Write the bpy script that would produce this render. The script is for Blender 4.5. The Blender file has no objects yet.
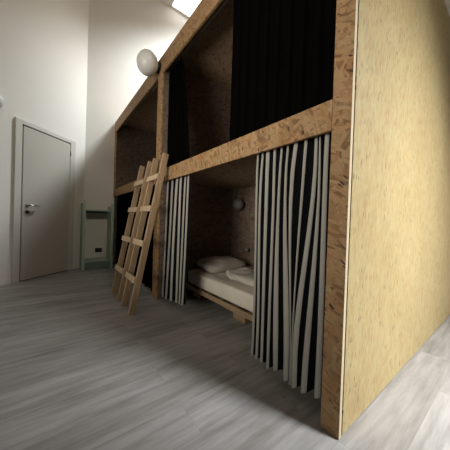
import bpy, bmesh, math, random
import numpy as np
from mathutils import Vector, Matrix, noise
random.seed(7)
SC = bpy.context.scene
COL = SC.collection

# ------------------------------------------------------------------ helpers
def tag(o, label=None, cat=None, group=None, kind=None):
    if label: o['label'] = label
    if cat: o['category'] = cat
    if group: o['group'] = group
    if kind: o['kind'] = kind
    return o

def empty(name, loc=(0, 0, 0), rz=0.0, parent=None):
    o = bpy.data.objects.new(name, None)
    o.empty_display_size = 0.1
    COL.objects.link(o)
    o.location = loc
    o.rotation_euler = (0, 0, rz)
    if parent: o.parent = parent
    return o

def obj(name, bm, mats, parent=None, smooth=False, loc=None):
    me = bpy.data.meshes.new(name)
    bm.normal_update()
    bm.to_mesh(me)
    bm.free()
    if not isinstance(mats, (list, tuple)): mats = [mats]
    for m in mats: me.materials.append(m)
    if smooth:
        for p in me.polygons: p.use_smooth = True
    o = bpy.data.objects.new(name, me)
    COL.objects.link(o)
    if parent: o.parent = parent
    if loc: o.location = loc
    return o

def add_box(bm, x0, x1, y0, y1, z0, z1, bev=0.0, seg=2):
    vs = [bm.verts.new((x, y, z)) for x in (x0, x1) for y in (y0, y1) for z in (z0, z1)]
    fs = [(0, 1, 3, 2), (4, 6, 7, 5), (0, 4, 5, 1), (2, 3, 7, 6), (0, 2, 6, 4), (1, 5, 7, 3)]
    faces = [bm.faces.new([vs[i] for i in f]) for f in fs]
    if bev > 0:
        es = list({e for f in faces for e in f.edges})
        bmesh.ops.bevel(bm, geom=es, offset=bev, segments=seg, affect='EDGES', profile=0.5)
    return bm

def box(x0, x1, y0, y1, z0, z1, bev=0.0, seg=2):
    return add_box(bmesh.new(), x0, x1, y0, y1, z0, z1, bev, seg)

def add_lathe(bm, prof, axis_o, axis_d, n=32):
    """profile of (radius, height along axis)"""
    d = Vector(axis_d).normalized()
    a = d.orthogonal().normalized(); b = d.cross(a)
    o = Vector(axis_o)
    rings = []
    for r, h in prof:
        if r < 1e-6:
            rings.append([bm.verts.new(o + d * h)])
        else:
            rings.append([bm.verts.new(o + d * h + (a * math.cos(t) + b * math.sin(t)) * r)
                          for t in [2 * math.pi * i / n for i in range(n)]])
    for p, q in zip(rings[:-1], rings[1:]):
        if len(p) == 1 and len(q) == 1: continue
        for i in range(n):
            j = (i + 1) % n
            if len(p) == 1: bm.faces.new((p[0], q[i], q[j]))
            elif len(q) == 1: bm.faces.new((p[i], q[0], p[j]))
            else: bm.faces.new((p[i], q[i], q[j], p[j]))
    bmesh.ops.recalc_face_normals(bm, faces=bm.faces[:])
    return bm

def add_tube(bm, pts, r, n=10):
    pts = [Vector(p) for p in pts]
    rings = []
    for i, p in enumerate(pts):
        t = (pts[min(i + 1, len(pts) - 1)] - pts[max(i - 1, 0)]).normalized()
        a = t.orthogonal().normalized() if abs(t.z) > .9 else t.cross(Vector((0, 0, 1))).normalized()
        b = t.cross(a)
        rings.append([bm.verts.new(p + (a * math.cos(q) + b * math.sin(q)) * r)
                      for q in [2 * math.pi * k / n for k in range(n)]])
    for p, q in zip(rings[:-1], rings[1:]):
        for i in range(n):
            j = (i + 1) % n
            bm.faces.new((p[i], q[i], q[j], p[j]))
    bm.faces.new(rings[0]); bm.faces.new(rings[-1])
    bmesh.ops.recalc_face_normals(bm, faces=bm.faces[:])
    return bm

# ------------------------------------------------------------------ materials
class NT:
    def __init__(self, name, rough=0.6, spec=0.3):
        self.m = bpy.data.materials.new(name); self.m.use_nodes = True
        self.t = self.m.node_tree; self.n = self.t.nodes; self.l = self.t.links
        self.b = self.n['Principled BSDF']
        self.b.inputs['Roughness'].default_value = rough
        self.b.inputs['Specular IOR Level'].default_value = spec
    def add(self, typ, **kw):
        x = self.n.new(typ)
        for k, v in kw.items(): setattr(x, k, v)
        return x
    def link(self, a, b): self.l.new(a, b)
    def coords(self): return self.add('ShaderNodeTexCoord').outputs['Object']
    def mapping(self, vec, rot=(0, 0, 0), scale=(1, 1, 1), loc=(0, 0, 0)):
        m = self.add('ShaderNodeMapping')
        self.link(vec, m.inputs['Vector'])
        m.inputs['Rotation'].default_value = rot
        m.inputs['Scale'].default_value = scale
        m.inputs['Location'].default_value = loc
        return m.outputs['Vector']
    def noise(self, vec, scale, detail=4, rough=.55):
        x = self.add('ShaderNodeTexNoise')
        self.link(vec, x.inputs['Vector'])
        x.inputs['Scale'].default_value = scale
        x.inputs['Detail'].default_value = detail
        x.inputs['Roughness'].default_value = rough
        return x.outputs['Fac']
    def ramp(self, fac, stops, interp='LINEAR'):
        r = self.add('ShaderNodeValToRGB')
        r.color_ramp.interpolation = interp
        e = r.color_ramp.elements
        while len(e) < len(stops): e.new(0.5)
        for el, (p, c) in zip(e, stops):
            el.position = p
            el.color = (c[0], c[1], c[2], 1) if len(c) == 3 else c
        self.link(fac, r.inputs['Fac'])
        return r.outputs['Color']
    def mix(self, fac, a, b, typ='MIX'):
        x = self.add('ShaderNodeMix', data_type='RGBA', blend_type=typ)
        if isinstance(fac, (int, float)): x.inputs[0].default_value = fac
        else: self.link(fac, x.inputs[0])
        for v, s in ((a, x.inputs[6]), (b, x.inputs[7])):
            if isinstance(v, tuple): s.default_value = (v[0], v[1], v[2], 1)
            else: self.link(v, s)
        return x.outputs[2]
    def bump(self, h, strength=.3, dist=.01):
        b = self.add('ShaderNodeBump')
        b.inputs['Strength'].default_value = strength
        b.inputs['Distance'].default_value = dist
        self.link(h, b.inputs['Height'])
        self.link(b.outputs['Normal'], self.b.inputs['Normal'])
    def color(self, c):
        if isinstance(c, tuple): self.b.inputs['Base Color'].default_value = (c[0], c[1], c[2], 1)
        else: self.link(c, self.b.inputs['Base Color'])

def g3(v): return (v, v, v)

def paint(name, col, rough=.6, var=.04, scale=3.0, bump=.05, spec=.3):
    k = NT(name, rough, spec)
    v = k.coords()
    n = k.noise(v, scale, 5)
    lo = tuple(max(0, c * (1 - var)) for c in col); hi = tuple(min(1, c * (1 + var)) for c in col)
    k.color(k.ramp(n, [(.3, lo), (.7, hi)]))
    k.bump(k.noise(v, scale * 40, 3), bump, .002)
    return k.m

def osb(name, plane, angles, base, flake=1.0, dark_amount=.5, rough=.7, long=4.0, red=.6):
    """oriented strand board: layers of elongated random wood flakes"""
    k = NT(name, rough, .25)
    v = k.coords()
    sep = k.add('ShaderNodeSeparateXYZ'); k.link(v, sep.inputs[0])
    cmb = k.add('ShaderNodeCombineXYZ')
    a, b = {'yz': ('Y', 'Z'), 'xz': ('X', 'Z'), 'xy': ('X', 'Y')}[plane]
    k.link(sep.outputs[a], cmb.inputs[0]); k.link(sep.outputs[b], cmb.inputs[1])
    p2 = cmb.outputs[0]
    # wobble so flakes are not straight
    wob = k.add('ShaderNodeTexNoise'); k.link(p2, wob.inputs['Vector']); wob.inputs['Scale'].default_value = 9
    wv = k.add('ShaderNodeVectorMath', operation='SCALE'); k.link(wob.outputs['Color'], wv.inputs[0]); wv.inputs[3].default_value = .02
    av = k.add('ShaderNodeVectorMath', operation='ADD'); k.link(p2, av.inputs[0]); k.link(wv.outputs[0], av.inputs[1])
    p2 = av.outputs[0]
    def flakes(ang, seed, sc):
        w = k.mapping(k.mapping(p2, rot=(0, 0, -math.radians(ang))), scale=(sc, sc * long, 1), loc=(seed, seed * .7, 0))
        vo = k.add('ShaderNodeTexVoronoi', feature='F1', voronoi_dimensions='2D')
        vo.inputs['Scale'].default_value = 1; vo.inputs['Randomness'].default_value = 1
        k.link(w, vo.inputs['Vector'])
        sp = k.add('ShaderNodeSeparateColor'); k.link(vo.outputs['Color'], sp.inputs[0])
        return sp.outputs[0], sp.outputs[1], vo.outputs['Distance']
    dk, md, lt = base
    layers = []
    for i, an in enumerate(angles):
        r1, r2, d = flakes(an, 3.1 + 5.7 * i, (16 + 4 * i) / flake)
        c = k.ramp(r1, [(0, dk), (.25, md), (.6, tuple((m + l) / 2 for m, l in zip(md, lt))), (1, lt)])
        layers.append((c, r2, d, r1))
    col = layers[0][0]
    hgt = layers[0][3]
    for c, r2, d, r1 in layers[1:]:
        m = k.add('ShaderNodeMath', operation='GREATER_THAN'); k.link(r2, m.inputs[0]); m.inputs[1].default_value = .5
        col = k.mix(m.outputs[0], col, c)
    # wood grain inside the strands
    w = k.mapping(k.mapping(p2, rot=(0, 0, -math.radians(angles[0]))), scale=(12, 150, 1))
    gr = k.noise(w, 1.0, 4, .6)
    col = k.mix(.5, col, k.ramp(gr, [(.3, g3(.62)), (.7, g3(1.0))]), 'MULTIPLY')
    # broad tone drift
    dr = k.noise(p2, 2.2, 3)
    col = k.mix(.55, col, k.ramp(dr, [(.3, (.82, .78, .72)), (.7, (1, 1, 1))]), 'MULTIPLY')
    rd = k.noise(k.mapping(p2, loc=(7, 3, 0)), 14, 3)
    col = k.mix(red, col, k.ramp(rd, [(.42, (1, 1, 1)), (.62, (1.0, .80, .70))]), 'MULTIPLY')
    # dark chips and pin knots
    r1, r2, d = flakes(angles[-1] + 17, 41.0, 26 / flake)
    cut = k.add('ShaderNodeMath', operation='LESS_THAN'); k.link(r1, cut.inputs[0]); cut.inputs[1].default_value = .055 * dark_amount
    near = k.add('ShaderNodeMath', operation='LESS_THAN'); k.link(d, near.inputs[0]); near.inputs[1].default_value = .34
    mm = k.add('ShaderNodeMath', operation='MULTIPLY'); k.link(cut.outputs[0], mm.inputs[0]); k.link(near.outputs[0], mm.inputs[1])
    col = k.mix(mm.outputs[0], col, tuple(c * .28 for c in dk))
    k.color(col)
    k.bump(hgt, .25, .002)
    return k.m

def timber(name, col, axis='z', rough=.6, scale=1.0, contrast=.3):
    k = NT(name, rough, .3)
    v = k.coords()
    s = {'x': (2, 40, 40), 'y': (40, 2, 40), 'z': (40, 40, 2)}[axis]
    w = k.mapping(v, scale=tuple(q * scale for q in s))
    n = k.noise(w, 1.0, 6, .6)
    lo = tuple(c * (1 - contrast) for c in col); hi = tuple(min(1, c * (1 + contrast * .6)) for c in col)
    c1 = k.ramp(n, [(.3, lo), (.55, col), (.75, hi)])
    k.color(c1)
    k.bump(n, .15, .002)
    return k.m

def floor_mat():
    k = NT('grey_oak_laminate', .42, .4)
    v = k.coords()
    br = k.add('ShaderNodeTexBrick', offset=.37, offset_frequency=2)
    k.link(v, br.inputs['Vector'])
    br.inputs['Color1'].default_value = (0, 0, 0, 1); br.inputs['Color2'].default_value = (1, 1, 1, 1)
    br.inputs['Mortar'].default_value = (.5, .5, .5, 1)
    br.inputs['Scale'].default_value = 1
    br.inputs['Mortar Size'].default_value = .0007
    br.inputs['Mortar Smooth'].default_value = .3
    br.inputs['Bias'].default_value = 0
    br.inputs['Brick Width'].default_value = 1.25
    br.inputs['Row Height'].default_value = .19
    sp = k.add('ShaderNodeSeparateColor'); k.link(br.outputs['Color'], sp.inputs[0])
    rnd = sp.outputs[0]
    # grain shifted per plank
    sh = k.add('ShaderNodeCombineXYZ')
    ml = k.add('ShaderNodeMath', operation='MULTIPLY'); k.link(rnd, ml.inputs[0]); ml.inputs[1].default_value = 37.0
    k.link(ml.outputs[0], sh.inputs[0]); k.link(ml.outputs[0], sh.inputs[2])
    ad = k.add('ShaderNodeVectorMath', operation='ADD'); k.link(v, ad.inputs[0]); k.link(sh.outputs[0], ad.inputs[1])
    g1 = k.noise(k.mapping(ad.outputs[0], scale=(1.9, 12, 1)), 1.0, 6, .62)
    g2 = k.noise(k.mapping(ad.outputs[0], scale=(6, 110, 1)), 1.0, 5, .65)
    wv = k.add('ShaderNodeTexWave', wave_type='BANDS', bands_direction='Y')
    k.link(k.mapping(ad.outputs[0], scale=(.35, 2.6, 1)), wv.inputs['Vector'])
    wv.inputs['Scale'].default_value = 2.2; wv.inputs['Distortion'].default_value = 9
    wv.inputs['Detail'].default_value = 3; wv.inputs['Detail Scale'].default_value = .8
    c = k.ramp(rnd, [(0, (.415, .402, .388)), (1, (.52, .512, .505))])
    c = k.mix(.85, c, k.ramp(g1, [(.30, (.55, .53, .50)), (.6, g3(1.04))]), 'MULTIPLY')
    c = k.mix(.30, c, k.ramp(g2, [(.3, g3(.6)), (.65, g3(1.05))]), 'MULTIPLY')
    c = k.mix(.22, c, k.ramp(wv.outputs['Fac'], [(.0, g3(.55)), (.5, g3(1.0))]), 'MULTIPLY')
    mf = k.add('ShaderNodeMath', operation='MULTIPLY'); k.link(br.outputs['Fac'], mf.inputs[0]); mf.inputs[1].default_value = .55
    c = k.mix(mf.outputs[0], c, (.2, .19, .18))
    k.color(c)
    k.link(k.ramp(g1, [(.2, g3(.5)), (.8, g3(.38))]), k.b.inputs['Roughness'])
    k.bump(g2, .08, .002)
    return k.m

def cloth(name, col, rough=.9, var=.08):
    k = NT(name, rough, .0)
    v = k.coords()
    n = k.noise(v, 6, 4)
    c = k.ramp(n, [(.3, tuple(q * (1 - var) for q in col)), (.7, tuple(min(1, q * (1 + var)) for q in col))])
    w = k.add('ShaderNodeTexWave', wave_type='BANDS', bands_direction='Z')
    k.link(v, w.inputs['Vector']); w.inputs['Scale'].default_value = 120
    k.color(c)
    k.bump(w.outputs['Fac'], .05, .001)
    return k.m

def metal(name, col, rough=.3):
    k = NT(name, rough, .5)
    k.b.inputs['Metallic'].default_value = 1
    n = k.noise(k.coords(), 60, 3)
    k.color(k.ramp(n, [(.3, tuple(c * .9 for c in col)), (.7, col)]))
    return k.m

M = {}
M['wall'] = paint('white_wall_plaster', (.76, .72, .655), .85, .015, 1.5, .05, .2)
M['wall_grey'] = paint('low_bounce_wall', (.22, .20, .18), .9, .02, 1.5, .03, .2)  # unseen walls given a dark colour to cut bounce light
M['ceil'] = paint('white_ceiling_paint', (.80, .78, .74), .9, .01, 1.5, .03, .2)
M['base'] = paint('white_baseboard_paint', (.74, .72, .68), .5, .02)
M['floor'] = floor_mat()
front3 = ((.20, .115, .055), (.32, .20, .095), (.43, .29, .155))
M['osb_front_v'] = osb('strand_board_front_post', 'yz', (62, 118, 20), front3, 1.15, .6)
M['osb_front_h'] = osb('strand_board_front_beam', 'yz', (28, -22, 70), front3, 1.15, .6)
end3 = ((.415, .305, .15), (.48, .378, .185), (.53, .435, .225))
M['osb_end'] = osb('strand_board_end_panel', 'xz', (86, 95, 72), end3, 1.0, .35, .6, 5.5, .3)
in3 = ((.135, .10, .078), (.20, .152, .12), (.26, .20, .16))  # inner boards darkened in colour to stand for the bunk's shade
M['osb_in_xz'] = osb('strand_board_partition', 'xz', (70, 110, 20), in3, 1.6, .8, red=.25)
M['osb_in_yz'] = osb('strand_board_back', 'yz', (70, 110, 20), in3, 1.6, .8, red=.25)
M['osb_in_xy'] = osb('strand_board_deck', 'xy', (10, -30, 60), ((.26, .18, .11), (.34, .25, .165), (.42, .32, .22)), 1.6, .6)
M['edge'] = timber('pale_board_edge', (.62, .52, .35), 'z', .7, 1, .15)
M['rail'] = timber('pine_ladder_rail', (.43, .30, .175), 'z', .6, 1, .28)
M['rung'] = timber('pine_ladder_rung', (.55, .42, .27), 'y', .6, 1, .22)
M['pallet'] = timber('pallet_board_wood', (.38, .27, .165), 'y', .7, 1, .3)
M['white_cloth'] = cloth('white_bed_linen', (.72, .67, .57), .9, .05)
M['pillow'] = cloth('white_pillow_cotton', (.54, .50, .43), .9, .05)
M['stripe_l'] = cloth('curtain_pale_stripe', (.345, .33, .295), .85, .06)
M['stripe_d'] = cloth('curtain_black_stripe', (.008, .008, .009), .9, .1)
M['black'] = cloth('black_curtain_cloth', (.0025, .0023, .0022), 1.0, .15)
M['door'] = paint('greige_door_laminate', (.52, .485, .42), .45, .03, 2)
M['frame'] = paint('greige_door_frame', (.60, .565, .50), .5, .02, 2)
M['gap'] = paint('dark_gap', (.02, .018, .015), .9, .05)
M['steel'] = metal('brushed_steel', (.55, .53, .5), .3)
M['steel_d'] = metal('dark_steel', (.16, .15, .14), .4)
M['green'] = paint('sage_green_paint', (.43, .53, .43), .5, .05, 4)
M['green_d'] = paint('dark_shaded_sage', (.17, .235, .20), .55, .05, 4)  # darker copy of the sage, shade put into the colour
M['blackp'] = paint('black_plastic', (.012, .012, .012), .4, .05)
M['whitep'] = paint('white_plastic', (.75, .74, .7), .4, .02)
k = NT('opal_glass', .25, .5); k.color((.80, .79, .74)); k.b.inputs['Subsurface Weight'].default_value = .0
k.link(k.ramp(k.noise(k.coords(), 3, 2), [(.3, (.76, .75, .70)), (.7, (.82, .81, .77))]), k.b.inputs['Base Color']); M['opal'] = k.m
M['opal_in_shade'] = paint('shaded_opal_glass', (.17, .165, .155), .5, .03)  # white globes greyed, the bunk's shade put into their colour
k = NT('skylight_pane'); k.color((1, 1, 1)); k.b.inputs['Emission Color'].default_value = (1, .99, .97, 1); k.b.inputs['Emission Strength'].default_value = 2.2
M['sky'] = k.m

# ------------------------------------------------------------------ room shell
CEIL = 5.75
WX0, WX1 = -3.2, 2.62           # left and right walls
WY0, WY1 = -3.4, 4.57           # near and far walls
CA = .7283                      # angle of the oblique door wall
CX, CY = -.4985, 4.5605         # corner of far wall and door wall
ud = Vector((math.cos(CA), math.sin(CA), 0)); nd = Vector((-math.sin(CA), math.cos(CA), 0))
S_END = 1.80
LX, LY = CX - S_END * ud.x, CY - S_END * ud.y
def struct(name, bm, m, parent=None, smooth=False):
    o = obj(name, bm, m, parent, smooth)
    if not parent: o['kind'] = 'structure'
    return o
struct('floor', box(WX0 - .1, WX1 + .1, WY0 - .1, WY1 + .1, -.06, 0), M['floor'])
struct('wall_far', box(CX - .02, WX1 + .1, CY, CY + .1, 0, CEIL), M['wall'])
struct('wall_right', box(WX1, WX1 + .1, WY0, CY, 0, CEIL), M['wall'])
struct('wall_near', box(WX0 - .1, WX1 + .1, WY0 - .1, WY0, 0, CEIL), M['wall_grey'])
struct('wall_left', box(WX0 - .1, WX0, WY0, LY, 0, CEIL), M['wall_grey'])
struct('wall_back', box(WX0 - .1, LX, LY, LY + .1, 0, CEIL), M['wall'])
# oblique door wall: prism in plan
bm = bmesh.new()
pl = [Vector((LX, LY, 0)), Vector((CX, CY, 0)), Vector((CX, CY, 0)) + nd * .1, Vector((LX, LY, 0)) + nd * .1]
lo = [bm.verts.new(p) for p in pl]; hi = [bm.verts.new(p + Vector((0, 0, CEIL))) for p in pl]
bm.faces.new(lo[::-1]); bm.faces.new(hi)
for i in range(4): bm.faces.new((lo[i], lo[(i + 1) % 4], hi[(i + 1) % 4], hi[i]))
bmesh.ops.recalc_face_normals(bm, faces=bm.faces[:])
struct('wall_door', bm, M['wall'])
# ceiling with an opening for the skylight
SKX0, SKX1, SKY0, SKY1 = 1.055, 2.05, 3.0, 4.535
bm = bmesh.new()
for r in ((WX0 - .1, SKX0, WY0 - .1, CY + .1), (SKX1, WX1 + .1, WY0 - .1, CY + .1), (SKX0, SKX1, WY0 - .1, SKY0), (SKX0, SKX1, SKY1, CY + .1)):
    add_box(bm, r[0], r[1], r[2], r[3], CEIL, CEIL + .1)
struct('ceiling', bm, M['ceil'])
w1 = empty('window_1', ((SKX0 + SKX1) / 2, (SKY0 + SKY1) / 2, CEIL)); w1['kind'] = 'structure'
bm = bmesh.new(); hx, hy = (SKX1 - SKX0) / 2, (SKY1 - SKY0) / 2
for r in ((-hx, -hx + .03, -hy, hy), (hx - .03, hx, -hy, hy), (-hx, hx, -hy, -hy + .03), (-hx, hx, hy - .03, hy)):
    add_box(bm, r[0], r[1], r[2], r[3], .0, .06)
obj('window_frame', bm, M['whitep'], w1)
obj('window_pane', box(-hx + .03, hx - .03, -hy + .03, hy - .03, .02, .035), M['sky'], w1)
struct('wall_light_block', box(WX0, .24, -1.2, -1.1, 0, 2.7), M['wall_grey'])  # unseen partition added to keep window light off the left floor
# baseboards
struct('baseboard_left', box(WX0, LX + .0, LY - .012, LY, 0, .07, .003), M['base'])
def wallrun(s0, s1, z0, z1, t0, t1, bev=.0):
    """box in the door wall's own frame (s measured from the far corner, t out into the room)"""
    return box(-s1, -s0, -t1, -t0, z0, z1, bev)
bb = struct('baseboard_door', wallrun(.01, .2405, 0, .07, 0, .012, .003), M['base'])
bb2 = struct('trim_1', wallrun(1.216, S_END, 0, .07, 0, .012, .003), M['base'])
bb2.location = (CX, CY, 0); bb2.rotation_euler = (0, 0, CA)
bb.location = (CX, CY, 0); bb.rotation_euler = (0, 0, CA)
struct('baseboard_far', box(CX + .02, 0.0, CY - .012, CY, 0, .07, .003), M['base'])

# ------------------------------------------------------------------ door
d1 = empty('door_1', (CX, CY, 0), CA); d1['kind'] = 'structure'
s1, s2, hd, s0, s3, hf = 1.1144, .3485, 2.1776, 1.2149, .2405, 2.2513
bm = bmesh.new()
add_box(bm, -s0, -s1 - .012, -.029, -.001, 0, hf, .004)
add_box(bm, -s2 + .008, -s3, -.029, -.001, 0, hf, .004)
add_box(bm, -s1 - .012, -s2 + .008, -.029, -.001, hd + .012, hf, .004)
obj('door_frame', bm, M['frame'], d1)
obj('door_gap', box(-s1 - .012, -s2 + .008, -.006, -.001, 0, hd + .012), M['gap'], d1)
leaf = obj('door_leaf', box(-s1 + .006, -s2, -.026, -.007, .012, hd - .004, .002), M['door'], d1)
bm = bmesh.new()
hs, hz = 1.040, 1.075
add_lathe(bm, [(0, .0), (.026, .0), (.026, .010), (.022, .013), (0, .013)], (-hs, -.026, hz), (0, -1, 0), 24)
add_tube(bm, [(-hs, -.036, hz), (-hs, -.068, hz), (-hs + .012, -.078, hz), (-hs + .13, -.078, hz - .002)], .0095, 10)
obj('door_handle', bm, M['steel'], leaf, True)
bm = bmesh.new()
add_lathe(bm, [(0, .0), (.025, .0), (.025, .010), (.021, .012), (0, .012)], (-hs, -.026, hz - .092), (0, -1, 0), 24)
add_tube(bm, [(-hs, -.036, hz - .092), (-hs, -.052, hz - .092), (-hs + .075, -.054, hz - .083)], .006, 8)
obj('door_lock', bm, M['steel_d'], leaf, True)
for z in (1.98,):
    bm = bmesh.new()
    add_lathe(bm, [(0, 0), (.008, 0), (.008, .075), (0, .075)], (-s2 + .004, -.032, z), (0, 0, 1), 12)
    obj('hinge', bm, M['steel_d'], d1, True)

# ------------------------------------------------------------------ bunk structure
PW = .086; Z1, Z2, Z3, Z4 = 1.3612, 1.5024, 2.6373, 2.8392; BT = .02; YE = 4.552
XB = 1.10; MY0, MY1 = 2.125, 2.27
bk = empty('bunk_structure', (0, 0, 0))
tag(bk, 'tall two-storey bunk block built of brown strand board, pale end panel nearest', 'bunk bed')
def fascia(name, y0, y1, z0, z1, m):
    return obj(name, box(0, BT, y0, y1, z0, z1, .0012, 1), [m, M['edge']], bk)
p = fascia('front_post', 0.0, PW, .004, Z4, M['osb_front_v'])
for f in p.data.polygons:
    if f.normal.y < -.7: f.material_index = 1
tag(p, 'front post with pale sawn edge')
fascia('front_beam', PW + .001, YE, Z1, Z2, M['osb_front_h'])
fascia('front_beam', PW + .001, YE, Z3, Z4, M['osb_front_h'])
fascia('front_post', MY0, MY1, Z2 + .001, Z3 - .001, M['osb_front_v'])
fascia('front_post', MY0, MY1, .004, Z1 - .001, M['osb_front_v'])
fascia('front_post', 4.44, YE, Z2 + .001, Z3 - .001, M['osb_front_v'])
XP = 2.56
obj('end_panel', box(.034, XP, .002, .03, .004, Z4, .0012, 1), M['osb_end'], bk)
obj('corner_gap_filler', box(BT + .001, .07, .031, .075, .004, Z4 - .03), M['gap'], bk)  # near-black block that colours in the shade of the corner gap
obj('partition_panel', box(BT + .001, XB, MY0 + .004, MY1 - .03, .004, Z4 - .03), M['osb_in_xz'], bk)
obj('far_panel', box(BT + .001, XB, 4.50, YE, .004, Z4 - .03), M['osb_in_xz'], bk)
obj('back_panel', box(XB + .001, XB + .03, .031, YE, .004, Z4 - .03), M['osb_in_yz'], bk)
for y0, y1 in ((.032, MY0 + .003), (MY1 - .029, 4.499)):
    obj('bunk_deck', box(BT + .001, XB, y0, y1, 1.41, 1.455), M['osb_in_xy'], bk)
obj('roof_panel', box(BT + .001, XP, .031, YE, Z4 - .029, Z4 - .004), M['osb_in_xy'], bk)
# rods the curtains hang from
for z in (1.385, 2.655):
    bm = bmesh.new(); add_tube(bm, [(.062, .078, z), (.062, MY0, z)], .007); obj('curtain_rod', bm, M['steel_d'], bk, True)
    bm = bmesh.new(); add_tube(bm, [(.062, MY1 - .03, z), (.062, 4.5, z)], .007); obj('curtain_rod', bm, M['steel_d'], bk, True)

# ------------------------------------------------------------------ striped curtains
NEAR = [
    [0.067, 0.605, 0.6049, 0.603, 0.6002, 0.5971, 0.5947, 0.5938, 0.5952, 0.5996],
    [0.076, 0.5911, 0.5916, 0.5899, 0.5869, 0.5834, 0.5803, 0.5784, 0.5785, 0.5814],
    [0.067, 0.5673, 0.5747, 0.576, 0.5731, 0.5677, 0.5616, 0.5564, 0.5538, 0.5557],
    [0.078, 0.5488, 0.5576, 0.5593, 0.5561, 0.5498, 0.5424, 0.536, 0.5325, 0.534],
    [0.063, 0.528, 0.5252, 0.5226, 0.5203, 0.5182, 0.5164, 0.5148, 0.5134, 0.5124],
    [0.074, 0.4988, 0.497, 0.4955, 0.4942, 0.4932, 0.4924, 0.4919, 0.4917, 0.4918],
    [0.049, 0.4678, 0.4639, 0.4626, 0.4632, 0.465, 0.4672, 0.4689, 0.4696, 0.4685],
    [0.061, 0.4474, 0.4441, 0.4429, 0.4433, 0.4446, 0.4461, 0.4474, 0.4478, 0.4466],
    [0.067, 0.416, 0.4231, 0.4286, 0.4323, 0.4339, 0.4331, 0.4295, 0.4229, 0.413],
    [0.085, 0.4, 0.4081, 0.4111, 0.4099, 0.4057, 0.3996, 0.3926, 0.3858, 0.3804],
    [0.053, 0.3715, 0.38, 0.3812, 0.3768, 0.3687, 0.3586, 0.3484, 0.3398, 0.3346],
    [0.072, 0.3586, 0.3649, 0.3618, 0.3522, 0.3387, 0.3242, 0.3114, 0.3029, 0.3017],
    [0.058, 0.3211, 0.3365, 0.3398, 0.3343, 0.3233, 0.3103, 0.2986, 0.2916, 0.2927],
    [0.06, 0.295, 0.3102, 0.3166, 0.3164, 0.3117, 0.3045, 0.297, 0.2913, 0.2895],
    [0.054, 0.2566, 0.2635, 0.2702, 0.2763, 0.2814, 0.2853, 0.2877, 0.2881, 0.2862],
    [0.056, 0.2383, 0.2456, 0.2546, 0.2642, 0.2733, 0.2808, 0.2857, 0.2868, 0.283],
    [0.042, 0.2021, 0.2026, 0.2127, 0.2291, 0.2483, 0.2671, 0.2821, 0.2899, 0.2872],
    [0.064, 0.1857, 0.1827, 0.1893, 0.2023, 0.2184, 0.2345, 0.2472, 0.2535, 0.2501],
    [0.054, 0.1752, 0.1709, 0.1727, 0.179, 0.1882, 0.1989, 0.2094, 0.2182, 0.2237],
    [0.075, 0.1697, 0.161, 0.1578, 0.1589, 0.1632, 0.1696, 0.1769, 0.1839, 0.1896],
    [0.072, 0.1439, 0.1445, 0.1445, 0.1443, 0.1441, 0.1444, 0.1456, 0.1479, 0.1517],
    [0.093, 0.1219, 0.1212, 0.1201, 0.1189, 0.1176, 0.1167, 0.1162, 0.1163, 0.1173],
]
FAR = [
    [0.033, 2.0168, 2.0254, 2.0341, 2.0428, 2.0516, 2.0604, 2.0693, 2.0783, 2.0873],
    [0.043, 1.9832, 1.9918, 2.0003, 2.0088, 2.0171, 2.0253, 2.0335, 2.0415, 2.0495],
    [0.038, 1.9274, 1.9308, 1.9353, 1.941, 1.9479, 1.9559, 1.9651, 1.9755, 1.987],
    [0.054, 1.8751, 1.8783, 1.8826, 1.888, 1.8946, 1.9024, 1.9113, 1.9213, 1.9325],
    [0.053, 1.7991, 1.8106, 1.8209, 1.83, 1.8379, 1.8446, 1.8501, 1.8544, 1.8576],
    [0.07, 1.7463, 1.7561, 1.7652, 1.7734, 1.7808, 1.7874, 1.7932, 1.7982, 1.8023],
    [0.068, 1.7036, 1.7086, 1.7134, 1.7178, 1.722, 1.7259, 1.7294, 1.7327, 1.7357],
    [0.082, 1.6588, 1.6624, 1.6661, 1.6699, 1.6736, 1.6775, 1.6813, 1.6852, 1.6892],
    [0.079, 1.605, 1.613, 1.6204, 1.6269, 1.6328, 1.6379, 1.6422, 1.6458, 1.6486],
    [0.088, 1.5771, 1.5851, 1.5923, 1.5987, 1.6044, 1.6094, 1.6137, 1.6172, 1.62],
    [0.097, 1.5487, 1.5474, 1.5473, 1.5485, 1.551, 1.5547, 1.5597, 1.566, 1.5735],
    [0.106, 1.5176, 1.5172, 1.5179, 1.5197, 1.5225, 1.5263, 1.5312, 1.5372, 1.5442],
]
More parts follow.
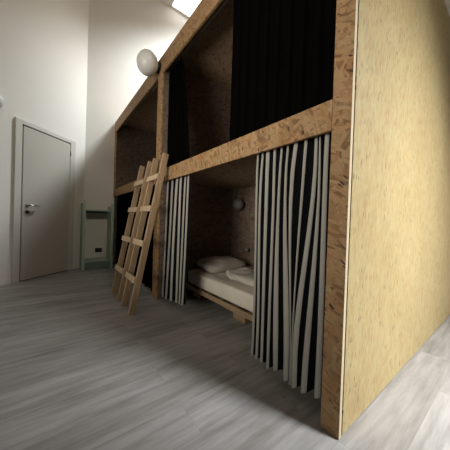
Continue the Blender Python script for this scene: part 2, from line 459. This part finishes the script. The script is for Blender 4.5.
def striped(name, edges, ztop, lead, trail, label, group):
    """edges: pairs of (hem z, nine y values from top to hem) bounding each pale stripe"""
    L = 30; tt = np.linspace(0, 1, L)
    cols = []                     # (y array, x array, hem, mat of the column to the right)
    xf = .038
    def yv(e): return np.interp(tt, np.linspace(0, 1, 9), e[1:])
    n = len(edges) // 2
    def put(y, x, hem, mat): cols.append([np.array(y), np.array(x), hem, mat])
    first = yv(edges[0]) + lead
    put(first, np.full(L, .075), edges[0][0], 1)
    for i in range(n):
        a, b = edges[2 * i], edges[2 * i + 1]
        ya, yb = yv(a), yv(b)
        depth = .012 * np.sin(tt * 2.2 + i * 1.7)
        put(ya, xf + .012 + depth * .4, a[0], 0)
        put(ya * .5 + yb * .5, xf + depth * .4, (a[0] + b[0]) / 2, 0)
        put(yb, xf + .012 + depth * .4, b[0], 1)
        nx = yv(edges[2 * i + 2]) if i < n - 1 else yb - trail
        hn = edges[2 * i + 2][0] if i < n - 1 else b[0]
        gap = np.clip((yb - nx), 0, .08)
        dd = np.clip(.014 + gap * .8, .012, .045)
        for q in (.3, .7): put(yb * (1 - q) + nx * q, xf + .012 + dd, b[0] * (1 - q) + hn * q + .004, 1)
    put(yb - trail, np.full(L, .07), edges[-1][0], 1)
    # never let a fold run back over its neighbour
    for i in range(1, len(cols)):
        cols[i][0] = np.minimum(cols[i][0], cols[i - 1][0] - .0006)
    bm = bmesh.new(); grid = []
    for y, x, hem, mt in cols:
        z = ztop + (hem - ztop) * tt
        pin = np.clip(1 - tt * 9, 0, 1) * .35
        grid.append([bm.verts.new((float(x[k] * (1 - pin[k]) + .055 * pin[k]), float(y[k]), float(z[k]))) for k in range(L)])
    for i in range(len(cols) - 1):
        for k in range(L - 1):
            f = bm.faces.new((grid[i][k], grid[i][k + 1], grid[i + 1][k + 1], grid[i + 1][k]))
            f.material_index = cols[i][3]
    bmesh.ops.recalc_face_normals(bm, faces=bm.faces[:])
    o = obj(name, bm, [M['stripe_l'], M['stripe_d']], None, True)
    return tag(o, label, 'curtain', group)
striped('striped_curtain', NEAR, 1.392, .006, .012, 'wide black and pale striped curtain beside the near corner post', 'striped curtains of the lower bunk')
striped('striped_curtain', FAR, 1.392, .006, .006, 'narrow bunched black and pale striped curtain behind the ladders', 'striped curtains of the lower bunk')

# ------------------------------------------------------------------ black curtains
def black_curtain(fn0, fn1, z0, z1, folds, label, amp=.02, seed=0, xc=.068):
    L, N = 22, folds * 8
    rnd = random.Random(seed)
    ph = [rnd.uniform(-.7, .7) for _ in range(folds + 2)]
    bm = bmesh.new(); g = []
    for i in range(N + 1):
        u = i / N; col = []
        for k in range(L):
            t = k / (L - 1); z = z1 + (z0 - z1) * t
            ya, yb = fn0(t), fn1(t)
            w = u * folds * 2 * math.pi + ph[int(u * folds)] * .6 * t
            y = ya + (yb - ya) * u + .008 * math.sin(w * 2 + t)
            x = xc + amp * (.6 + .4 * t) * math.sin(w) 
            col.append(bm.verts.new((x, y, z + .008 * math.sin(w * .5 + seed) * t)))
        g.append(col)
    for i in range(N):
        for k in range(L - 1):
            bm.faces.new((g[i][k], g[i][k + 1], g[i + 1][k + 1], g[i + 1][k]))
    bmesh.ops.recalc_face_normals(bm, faces=bm.faces[:])
    o = obj('black_curtain', bm, M['black'], None, True)
    return tag(o, label, 'curtain', 'black curtains')
lin = lambda a, b, p=1.0: (lambda t: a + (b - a) * t ** p)
black_curtain(lin(.925, .915), lin(.10, .10), 1.462, 2.66, 9, 'broad black curtain across the near half of the upper near bunk', seed=1)
black_curtain(lin(2.10, 2.10), lin(1.80, 1.535, .6), 1.462, 2.66, 5, 'black curtain in the upper bunk beside the middle post, near side', seed=2)
black_curtain(lin(2.42, 2.50), lin(2.285, 2.285), 1.462, 2.66, 3, 'slim black curtain in the far upper bunk, beyond the middle post', seed=3)
black_curtain(lin(4.493, 4.493), lin(3.42, 3.40), .02, 1.392, 9, 'black curtain closing the far end of the lower bunk beside green shelf', seed=4)
black_curtain(lin(3.38, 3.36), lin(2.29, 2.29), .02, 1.392, 9, 'black curtain closing the lower bunk directly behind the ladders', seed=5)

# ------------------------------------------------------------------ ladders
def ladder(yn, yf, label):
    """near rail at yn, far rail at yf (y of rail centre)"""
    t = tag(empty('wooden_ladder', (-.36, (yn + yf) / 2, 0)), label, 'ladder', 'pine bunk ladders')
    A = math.atan2(.325, 1.65)              # lean towards the bunk
    LEN = 1.665
    ux = Vector((math.sin(A), 0, math.cos(A)))  # up the rail
    fx = Vector((math.cos(A), 0, -math.sin(A))) # depth
    hw = (yf - yn) / 2
    for s, dy in ((-1, .0), (1, .0)):
        bm = bmesh.new(); r = box(-.029, .029, -.018, .018, 0, LEN, .003)
        for v in r.verts:
            z = v.co.z
            p_ = fx * v.co.x + ux * z + Vector((0, v.co.y + s * hw + .045 * (z / LEN), 0))
            if z < .1:                       # foot cut level with the floor
                p_ -= ux * (p_.z / ux.z) - ux * (max(0, z) * .5) if z < .01 else Vector()
            v.co = p_
        bm.free()
        o = obj('rail', r, M['rail'], t)
    for z in (.325, .68, 1.035, 1.372):
        r = box(-.029 - .020, -.0295, -hw - .018, hw + .018, -.029, .029, .003)
        for v in r.verts:
            zz = z / ux.z + v.co.z
            v.co = fx * v.co.x + ux * zz + Vector((0, v.co.y + .045 * (z / LEN), 0))
        obj('rung', r, M['rung'], t)
    return t
ladder(1.835, 2.115, 'near pine ladder of the pair leaning on the bunk, beside striped curtain')
ladder(2.295, 2.60, 'farther pine ladder of the pair leaning on the bunk, towards the door')

# ------------------------------------------------------------------ globe lamps
def globe_lamp(name, base, direction, r, label, cat='lamp', glass='opal'):
    d = Vector(direction).normalized()
    t = tag(empty(name, base), label, cat)
    bm = bmesh.new()
    add_lathe(bm, [(0, 0), (r * .46, 0), (r * .46, .028), (r * .40, .034), (0, .034)], (0, 0, 0), d, 32)
    obj('lamp_base', bm, M['blackp'], t, True)
    bm = bmesh.new()
    n = 20; pr = []
    fl = .90                                   # slightly flattened
    for i in range(n + 1):
        a = math.pi * i / n
        rr = r * math.sin(a); h = .022 + r * fl * (1 - math.cos(a))
        pr.append((rr if 0 < i < n else 0, h))
    add_lathe(bm, pr, (0, 0, 0), d, 40)
    obj('lamp_globe', bm, M[glass], t, True)
    return t
globe_lamp('globe_lamp', (0, 2.245, 2.737), (-1, 0, 0), .132, 'white globe lamp on black base fixed to the top beam', 'lamp')
globe_lamp('globe_lamp', (XB, 1.89, 1.172), (-1, 0, 0), .078, 'small dim globe lamp on the back wall inside lower bunk', glass='opal_in_shade')
globe_lamp('reading_light', (XB, 1.74, .575), (-1, 0, 0), .03, 'small round light low on bunk back wall above the pillow', glass='opal_in_shade')
fp = Vector((CX, CY, 2.30)) - ud * 1.555
globe_lamp('globe_lamp', fp, -nd, .11, 'pale round wall lamp cut off by left photo edge, left of door')

# ------------------------------------------------------------------ bed in the lower bunk
pb = tag(empty('bed_base', (.30, .12, 0)), 'low pale wooden bed base on block feet inside the lower bunk', 'bed base')
PX, PY = .785, 1.94
obj('front_board', box(0, .022, 0, PY, .136, .182, .003), M['pallet'], pb)
obj('back_board', box(PX - .022, PX, 0, PY, .136, .182, .003), M['pallet'], pb)
for i in range(9):
    obj('slat', box(.0225, PX - .0225, .06 + i * .22, .15 + i * .22, .15, .180, .003), M['pallet'], pb)
for y0 in (.06, .95, PY - .22):
    obj('cross_board', box(.0225, PX - .0225, y0, y0 + .17, .118, .149, .003), M['pallet'], pb)
    for x0 in (.13, PX - .25):
        obj('foot', box(x0, x0 + .11, y0, y0 + .17, 0, .1175, .003), M['pallet'], pb)

def soft(name, sx, sy, sz, ex, mat, label, cat, loc, rz, amp, fr, seed, n=44, rx=0.0, sag=0.0):
    """superellipsoid cushion form with creases"""
    bm = bmesh.new()
    rows = []
    nu, nv = n * 2, n
    def sp(c, e): return math.copysign(abs(c) ** e, c)
    for j in range(nv + 1):
        a = -math.pi / 2 + math.pi * j / nv; ring = []
        for i in range(nu):
            b = 2 * math.pi * i / nu
            x = sp(math.cos(a), ex[0]) * sp(math.cos(b), ex[1]) * sx
            y = sp(math.cos(a), ex[0]) * sp(math.sin(b), ex[1]) * sy
            z = sp(math.sin(a), ex[0]) * sz
            q = Vector((x * fr + seed, y * fr, z * fr))
            k_ = noise.noise(q) * amp + abs(noise.noise(q * 2.3)) * amp * .6
            z2 = z + k_ * (1 if z > -sz * .6 else .0)
            ring.append(bm.verts.new((x * (1 + k_ * .4), y * (1 + k_ * .2), z2 - sag * (1 - min(1, (x / sx) ** 2 + (y / sy) ** 2)) * (1 if z > 0 else 0))))
        rows.append(ring)
    for p_, q_ in zip(rows[:-1], rows[1:]):
        for i in range(nu):
            j = (i + 1) % nu
            bm.faces.new((p_[i], p_[j], q_[j], q_[i]))
    bmesh.ops.remove_doubles(bm, verts=bm.verts[:], dist=1e-5)
    bmesh.ops.recalc_face_normals(bm, faces=bm.faces[:])
    o = obj(name, bm, mat, None, True)
    o.location = loc; o.rotation_euler = (rx, 0, rz)
    return tag(o, label, cat)
soft('mattress', .385, .955, .082, (.28, .18), M['white_cloth'], 'white sheeted mattress on the low bed base in the lower bunk', 'mattress', (.695, 1.09, .2655), 0, .02, 4.5, 2.0, 64)
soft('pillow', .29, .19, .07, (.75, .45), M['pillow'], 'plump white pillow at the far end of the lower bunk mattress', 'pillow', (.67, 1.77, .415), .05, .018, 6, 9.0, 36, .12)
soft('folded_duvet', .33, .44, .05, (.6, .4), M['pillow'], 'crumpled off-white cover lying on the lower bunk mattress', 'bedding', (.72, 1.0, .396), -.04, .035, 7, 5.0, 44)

# ------------------------------------------------------------------ green shelf frame by the far wall
gs = tag(empty('green_shelf_unit', (-.30, 4.36, 0)), 'pale green open shelf frame standing at far wall right of the door', 'shelf')
x0, x1, y0, y1 = -.245, .245, -.17, .185
def side(xa, xb, ztop):
    bm = bmesh.new()
    pr = [(y0, .0), (y1, .0), (y1, ztop - .05), (y0 + .05, ztop - .05), (y0 + .02, ztop), (y0, ztop)]
    a = [bm.verts.new((xa, y, z)) for y, z in pr]; b = [bm.verts.new((xb, y, z)) for y, z in pr]
    bm.faces.new(a); bm.faces.new(b[::-1])
    for i in range(len(pr)):
        j = (i + 1) % len(pr); bm.faces.new((a[i], b[i], b[j], a[j]))
    bmesh.ops.recalc_face_normals(bm, faces=bm.faces[:])
    return bm
obj('side_panel', side(x0, x0 + .042, 1.235), M['green'], gs)
obj('side_panel', side(x1 - .042, x1, 1.20), M['green'], gs)
obj('shelf', box(x0 + .043, x1 - .051, y0 + .012, y1, 1.052, 1.078, .003), M['green'], gs)
obj('shelf_shade_strip', box(x0 + .043, x1 - .051, y1 - .02, y1, 1.02, 1.051), M['green_d'], gs)  # dark strip painting the shadow beneath the upper shelf
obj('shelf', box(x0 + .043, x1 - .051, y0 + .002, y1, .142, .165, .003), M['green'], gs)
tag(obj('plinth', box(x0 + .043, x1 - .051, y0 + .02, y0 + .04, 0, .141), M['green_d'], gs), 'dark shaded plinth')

# ------------------------------------------------------------------ wall outlet
so = tag(empty('wall_outlet', (-.235, CY, .305)), 'black double wall outlet low on the white wall inside green shelf frame', 'outlet')
obj('cover_plate', box(-.06, .06, -.010, -.0005, -.042, .042, .004), M['blackp'], so)
for sx in (-.028, .028):
    bm = bmesh.new(); add_lathe(bm, [(0, .0), (.019, .0), (.019, .003), (.015, .0032), (.014, .0005), (0, .0005)], (sx, -.010, 0), (0, -1, 0), 20)
    obj('socket', bm, M['gap'], so, True)

# ------------------------------------------------------------------ light
def area(name, loc, target, sx, sy, power, col, spread=180):
    l = bpy.data.lights.new(name, 'AREA'); l.shape = 'RECTANGLE'; l.size = sx; l.size_y = sy
    l.energy = power; l.color = col; l.spread = math.radians(spread)
    o = bpy.data.objects.new(name, l); COL.objects.link(o)
    o.location = loc
    o.rotation_euler = (Vector(target) - Vector(loc)).to_track_quat('-Z', 'Y').to_euler()
    return o
area('window_daylight', (1.1, -2.2, 2.3), (.7, -.1, .1),   .8, 1.2, 58, (.965, .985, 1), 98)
area('skylight_daylight', ((SKX0 + SKX1) / 2, (SKY0 + SKY1) / 2, CEIL - .03), (-.05, CY, 2.6), .95, 1.4, 84, (.88, .955, 1), 70)
area('high_wall_fill', (-.7, -3.2, 4.3), (-.4, 4.0, 3.0), 1.6, .9, 17, (1, .90, .77), 85)  # added fill washing the far and door walls, no known source
area('left_fill_light', (-3.1, .75, 1.45), (0, 1.5, 1.95), 2.6, 1.5, 35, (1, .93, .83), 78)  # invented soft source that lifts the bunk front from the left
w = bpy.data.worlds.new('world'); SC.world = w; w.use_nodes = True
w.node_tree.nodes['Background'].inputs[0].default_value = (.9, .95, 1, 1)
w.node_tree.nodes['Background'].inputs[1].default_value = .4

# ------------------------------------------------------------------ camera
yaw, pitch, roll = .6551, -.0121, .0332
f = Vector((math.sin(yaw) * math.cos(pitch), math.cos(yaw) * math.cos(pitch), math.sin(pitch)))
r = Vector((math.cos(yaw), -math.sin(yaw), 0)); u = r.cross(f)
r2 = r * math.cos(roll) + u * math.sin(roll); u2 = -r * math.sin(roll) + u * math.cos(roll)
cd = bpy.data.cameras.new('camera'); cam = bpy.data.objects.new('camera', cd); COL.objects.link(cam)
mt = Matrix((r2, u2, -f)).transposed().to_4x4(); mt.translation = (-1.0091, -.4574, .9271)
cam.matrix_world = mt
cd.sensor_width = 36; cd.sensor_fit = 'HORIZONTAL'; cd.lens = 36 * 229.2 / 450; cd.clip_start = .02
SC.camera = cam
SC.view_settings.view_transform = 'Standard'
SC.view_settings.look = 'None'
SC.view_settings.exposure = 0.0
